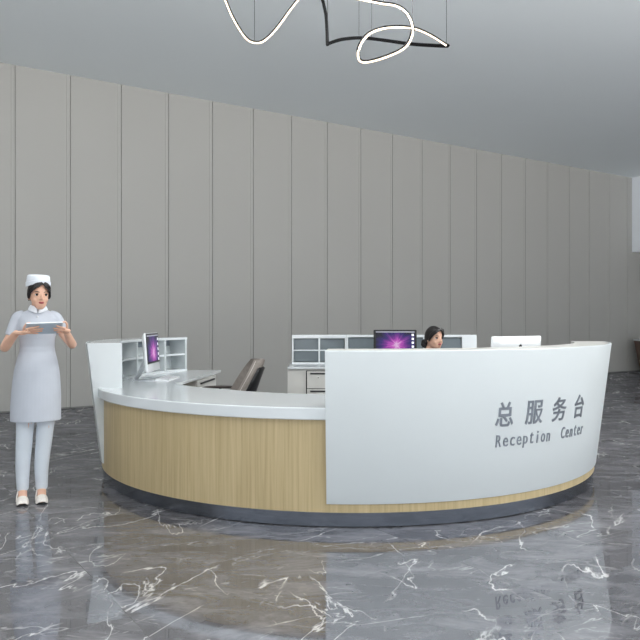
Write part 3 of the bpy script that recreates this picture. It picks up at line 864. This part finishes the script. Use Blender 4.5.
# shoes: dark sole with heel, pearl toe strap, ankle strap
for xh, xf in LEGS:
    bm = B()
    sole = [(-.176, .0), (-.10, .0), (-.04, .006), (.02, .032), (.07, .042)]
    rings = []
    for y, z in sole:
        w = .038 if y < -.15 else (.044 if y < -.05 else .031)
        rings.append([Vector((xf - w, y, z)), Vector((xf + w, y, z)), Vector((xf + w * 1.02, y, z + .010)), Vector((xf - w * 1.02, y, z + .010))])
    skin_rings(bm, rings)
    loft(bm, [(0, xf, .056, .014, .014), (.02, xf, .054, .014, .015), (.045, xf, .050, .026, .026)], 16)
    so = obj('shoe', bm, M_['black'], nurse, True, 35)
    bm = B()
    rings = []
    for y, hgt, w in ((-.172, .030, .034), (-.160, .044, .041), (-.130, .056, .0445), (-.098, .064, .0445), (-.085, .066, .044)):
        ring = []
        for i in range(15):
            a = PI * i / 14
            ring.append(Vector((xf + w * math.cos(a), y, .008 + (hgt - .014) * math.sin(a) ** .8)))
        for i in range(15):
            a = PI * (14 - i) / 14
            ring.append(Vector((xf + (w - .004) * math.cos(a), y, .008 + (hgt - .018) * math.sin(a) ** .8)))
        rings.append(ring)
    skin_rings(bm, rings)
    obj('toe_strap', bm, M_['shoe'], so)
    bm = B(); tube(bm, [(xf - .030, .03, .075), (xf - .034, .0, .07), (xf - .040, -.06, .045), (xf - .042, -.10, .02)], .0045, 8, 4); obj('side_strap', bm, M_['shoe'], so)

# tablet she holds: a thing of its own
tab = thing('tablet', 'slim grey-blue tablet held by the standing nurse', 'tablet')
TW = Matrix.Translation((-2.142, 5.45, 0)) @ Matrix.Rotation(rad(21.4), 4, 'Z') @ TB
tab.matrix_world = TW
bm = B(); box(bm, -.122, .122, -.086, .086, -.0045, .0045, bevel=.003, seg=2); obj('case', bm, M_['tablet'], tab, True, 30)
bm = B(); box(bm, -.110, .110, -.076, .076, .0045, .0050); obj('screen', bm, M_['screenoff'], tab, False)
bm = B(); box(bm, -.121, .121, -.0885, -.0862, -.003, .0042); obj('edge_trim', bm, M_['pcwhite'], tab, False)

# --- seated receptionist, local frame: faces -Y
SP = (1.08, 7.08, 0); SR = 22
seat = thing('person', 'seated woman with dark bun looking right behind the sign panel', 'person', SP, rad(SR))
hcs = Vector((.020, -.045, 1.078))
MS = Matrix.Translation(hcs) @ Matrix.Rotation(rad(8), 4, 'Z')
body = B(); head_pieces(body, MS)
tube(body, [(0, .03, 1.0), (.005, .02, 1.05), (.014, -.008, 1.10), (.018, -.02, 1.14)], [.055, .047, .045, .047], 18, 4)
loft(body, [(.505, 0, .05, .15, .12), (.58, 0, .055, .15, .115), (.72, 0, .05, .11, .09), (.85, 0, .035, .12, .092), (.95, 0, .03, .125, .08), (1.0, 0, .03, .10, .065), (1.03, 0, .03, .06, .05)], 26)
SARM = []
for s in (-1, 1):
    A = [(s * .135, .03, .985), (s * .17, .02, .92), (s * .195, -.005, .85), (s * .215, -.03, .765), (s * .19, -.12, .735), (s * .14, -.20, .70), (s * .105, -.245, .672)]
    SARM.append(A)
    tube(body, A, [.044, .041, .038, .034, .033, .027, .022], 14, 6)
    ball(body, (s * .092, -.285, .655), (.034, .042, .015), None, 3)
    for k in range(4):
        x = s * (.092 + (k - 1.5) * .0175)
        ln = (.062, .074, .07, .055)[k]
        finger(body, [(x, -.30, .656), (x, -.325, .657), (x - s * .002, -.325 - ln * .5, .652), (x - s * .004, -.325 - ln, .636)], .0075)
    finger(body, [(s * .066, -.275, .658), (s * .050, -.30, .66), (s * .046, -.325, .652)], .0085)
    tube(body, [(s * .085, .05, .575), (s * .095, -.15, .58), (s * .10, -.36, .565), (s * .10, -.40, .52), (s * .10, -.385, .40), (s * .10, -.37, .24), (s * .10, -.355, .11), (s * .10, -.352, .07)], [.085, .078, .062, .058, .052, .044, .03, .03], 16, 5)
    tube(body, [(s * .10, -.32, .05), (s * .10, -.40, .048), (s * .10, -.50, .026)], [.03, .034, .022], 14, 5, flat=.7, up=(0, 0, 1))
remeshed('body', body, .005, M_['skin'], seat, 3)
face_parts(seat, MS)
hair_part(seat, MS, part=.2, side_len=.075, bun=(-.022, .092, .050))
bm = B()
loft(bm, [(.50, 0, .045, .165, .13), (.58, 0, .05, .168, .13), (.72, 0, .045, .125, .105), (.80, 0, .035, .130, .112), (.88, 0, .022, .140, .115), (.95, 0, .025, .14, .096), (.99, 0, .03, .12, .078), (1.015, 0, .03, .085, .063), (1.035, .003, .027, .054, .05)], 36)
for A in SARM:
    s = 1 if A[0][0] > 0 else -1
    e = Vector(A[2])
    tube(bm, [(s * .09, .03, .99), (s * .135, .028, .975), Vector(A[1]), e, e + Vector((s * .004, -.004, -.012))], [.045, .053, .053, .052, .052], 18, 5)
    tube(bm, [(s * .08, .04, .575), (s * .092, -.15, .58), (s * .098, -.34, .566)], [.098, .092, .078], 20, 5)
dr2 = remeshed('dress', bm, .007, M_['uniform'], seat, 3)
bm = B()
for s in (-1, 1):
    tube(bm, [(s * .10, -.352, .56), (s * .10, -.40, .52), (s * .10, -.385, .40), (s * .10, -.37, .24), (s * .10, -.355, .12)], [.066, .066, .060, .052, .045], 18, 5)
remeshed('trousers', bm, .007, M_['trouser'], seat, 3)
for s in (-1, 1):
    bm = B(); tube(bm, [(s * .10, -.315, .032), (s * .10, -.40, .03), (s * .10, -.52, .024)], [.036, .041, .028], 16, 5, flat=.72, up=(0, 0, 1)); box(bm, s * .10 - .034, s * .10 + .034, -.53, -.29, 0, .014); obj('shoe', bm, M_['shoe'], seat)

# ------------------------------------------------------------------ pendant light
def at(x, y, d):
    return Vector(((x - 320) / 720 * d, d, 1.36 + (320 - y) / 720 * d))
lamp = thing('pendant_lamp', 'wavy black pendant light with glowing warm strip on thin cables', 'pendant light', (-.1, 6.0, CEIL))
# one closed ribbon, in world coordinates (x pixel, y pixel, distance)
K = [(355, -2, 5.75), (380, 3, 5.7), (397, 6, 5.65), (408, 15, 5.55), (412.5, 30, 5.5), (406, 46, 5.4), (388, 56, 5.3), (366, 62, 5.25), (358.5, 58, 5.25), (360, 45, 5.3), (370, 33, 5.4), (388, 27.5, 5.5), (412, 28, 5.65), (430, 35, 5.85), (446, 45, 6.0)]
K2 = [(447, 46, 6.03), (432, 45.5, 6.2), (410, 44, 6.35), (385, 40.5, 6.45), (362, 38, 6.5), (342, 39.5, 6.5), (329, 43.5, 6.5)]
K3 = [(327.6, 44, 6.5), (327, 30, 6.52), (325.5, 12, 6.55), (320, -6, 6.6), (312, -14, 6.6), (303, -6, 6.55), (290, 10, 6.5), (276, 29, 6.4), (264, 40.5, 6.3), (254.5, 42.5, 6.25), (245, 37, 6.2), (233, 18, 6.1), (224, -3, 6.0), (214, -24, 5.9), (225, -44, 5.85), (270, -52, 5.8), (312, -32, 5.8), (336, -12, 5.78), (353, -3, 5.755)]
def ribbon(bm, path, prof, face):
    """open sweep of a small (across, out) profile; `face` is the way the ribbon's flat side looks"""
    n = len(path); rings = []
    for i in range(n):
        t = (path[min(i + 1, n - 1)] - path[max(i - 1, 0)]).normalized()
        o_ = (face - t * face.dot(t)).normalized(); a_ = o_.cross(t).normalized()
        if a_.z < 0 and abs(a_.z) > .25 or (abs(a_.z) <= .25 and rings and a_.dot(last) < 0): a_ = -a_
        last = a_
        rings.append([path[i] + a_ * p + o_ * q for p, q in prof])
    skin_rings(bm, rings)
LIT = K3[4:] + K; DARK = [K[-1]] + K2 + K3[:5]
for nodes, face, lit in ((LIT, Vector((.1, -.85, -.5)), True), (DARK, Vector((-.1, .85, .5)), False)):
    sp = [Vector(p) - lamp.location for p in smooth_path([at(*p) for p in nodes], 8)]
    bm = B(); ribbon(bm, sp, [(-.013, -.006), (.015, -.006), (.015, .006), (-.013, .006)], face); obj('profile', bm, M_['lampblack'], lamp, True, 50)
    bm = B(); ribbon(bm, sp, [(-.0095, .0061), (.005, .0061), (.005, .008), (-.0095, .008)], face); obj('light_strip', bm, M_['led'], lamp, True, 50)
for x, y, d in ((254.5, 42.5, 6.25), (327.6, 44, 6.5), (359, 38, 6.5), (371.5, 39, 6.46), (383.5, 3.4, 5.69), (412.5, 28, 5.65), (446.5, 45, 6.01)):
    p = at(x, y, d) - lamp.location
    bm = B(); tube(bm, [p + Vector((0, 0, .02)), Vector((p.x, p.y, 0))], .0022, 6, 1); c = obj('cable', bm, M_['darkmetal'], lamp)
    bm = B(); loft(bm, [(-.03, p.x, p.y, .012, .012), (-.01, p.x, p.y, .025, .025), (0, p.x, p.y, .025, .025)], 16); obj('ceiling_cup', bm, M_['black'], c)

# ------------------------------------------------------------------ far right: second counter and a wall screen
sc = thing('side_counter', 'brown wooden counter with white top at right edge by the wall', 'counter', (8.91, 18.55, 0), WALL_ANG)
MI = Matrix.Translation((-8.75, -18.55, 0))
sc.rotation_euler = (0, 0, 0)
bm = B(); box(bm, -.72, 1.9, -.35, .30, .82, .87, bevel=.004, seg=1); obj('worktop', bm, M_['white'], sc, False)
bm = B(); skin_rings(bm, [[Vector((-.70 + e, -.33 + e * .4, z)), Vector((1.88 - e, -.33 + e * .4, z)), Vector((1.88 - e, .28 - e * .2, z)), Vector((-.70 + e, .28 - e * .2, z))] for z, e in ((.15, .125), (.82, 0))]); obj('wood_body', bm, M_['walnut'], sc, False)
bm = B(); box(bm, -.45, 1.6, -.2, .2, 0, .15); obj('plinth', bm, M_['darkmetal'], sc, False)
ws = thing('wall_screen', 'black wall screen at right edge under the white bulkhead', 'screen', wall_pt(15.86, 0, 2.6), WALL_ANG)
bm = B(); box(bm, 0, 1.2, -.06, -.012, -.24, .26, bevel=.006); obj('housing', bm, M_['black'], ws, False)
bm = B(); box(bm, .03, 1.17, -.063, -.06, -.21, .23); obj('glass', bm, M_['screenoff'], ws, False)
bm = B(); box(bm, .4, .8, -.012, 0, -.1, .1); obj('bracket', bm, M_['darkmetal'], ws, False)

# ------------------------------------------------------------------ light: overcast sky through the open front, plus added glow and fill lights
w = bpy.data.worlds.new('World'); scn.world = w; w.use_nodes = True
bg = w.node_tree.nodes['Background']
nt = w.node_tree
tcw = nt.nodes.new('ShaderNodeTexCoord'); sxw = nt.nodes.new('ShaderNodeSeparateXYZ'); rw = nt.nodes.new('ShaderNodeValToRGB')
rw.color_ramp.elements[0].position = .0; rw.color_ramp.elements[1].position = 1
mrw = nt.nodes.new('ShaderNodeMapRange'); mrw.inputs['From Min'].default_value = -.04; mrw.inputs['From Max'].default_value = .04
nt.links.new(tcw.outputs['Generated'], sxw.inputs[0]); nt.links.new(sxw.outputs['Z'], mrw.inputs['Value']); nt.links.new(mrw.outputs['Result'], rw.inputs['Fac'])
rw.color_ramp.elements[0].color = (1.40, 1.40, 1.40, 1)        # added glow from below the horizon, lifts the ceiling
rw.color_ramp.elements[1].color = (.40, .425, .45, 1)        # overcast sky
nt.links.new(rw.outputs['Color'], bg.inputs['Color'])
bg.inputs['Strength'].default_value = 2.8
# unseen point lights, added as fill for the ceiling, wall and desk
for x, y, z, e_ in ((-6.0, 2.0, 3.7, 18), (-2.5, 1.2, 3.7, 22), (1.5, .6, 3.7, 50), (5.5, 1.5, 3.7, 200), (10, 4, 3.7, 290), (-4.2, 5.0, 4.3, 55), (.6, 4.8, 4.3, 185), (5.4, 5.6, 4.3, 240)):
    ld = bpy.data.lights.new('fill_light', 'POINT'); ld.energy = e_; ld.color = (1.0, .98, .95); ld.shadow_soft_size = .4
    lo_ = bpy.data.objects.new('fill_light', ld); COL.objects.link(lo_); lo_.location = (x, y, z)

# ------------------------------------------------------------------ camera
cam = bpy.data.cameras.new('Camera'); co = bpy.data.objects.new('Camera', cam); COL.objects.link(co)
co.location = (0, 0, 1.36); co.rotation_euler = (rad(90), 0, 0)
cam.sensor_width = 36; cam.sensor_fit = 'HORIZONTAL'; cam.lens = 36 * 720 / 640
cam.clip_start = .05; cam.clip_end = 200
scn.camera = co
vs = scn.view_settings
vs.view_transform = 'Standard'; vs.look = 'None'; vs.gamma = 1; vs.use_curve_mapping = False
vs.exposure = -0.16
scn.cycles.max_bounces = 10
scn.cycles.diffuse_bounces = 6
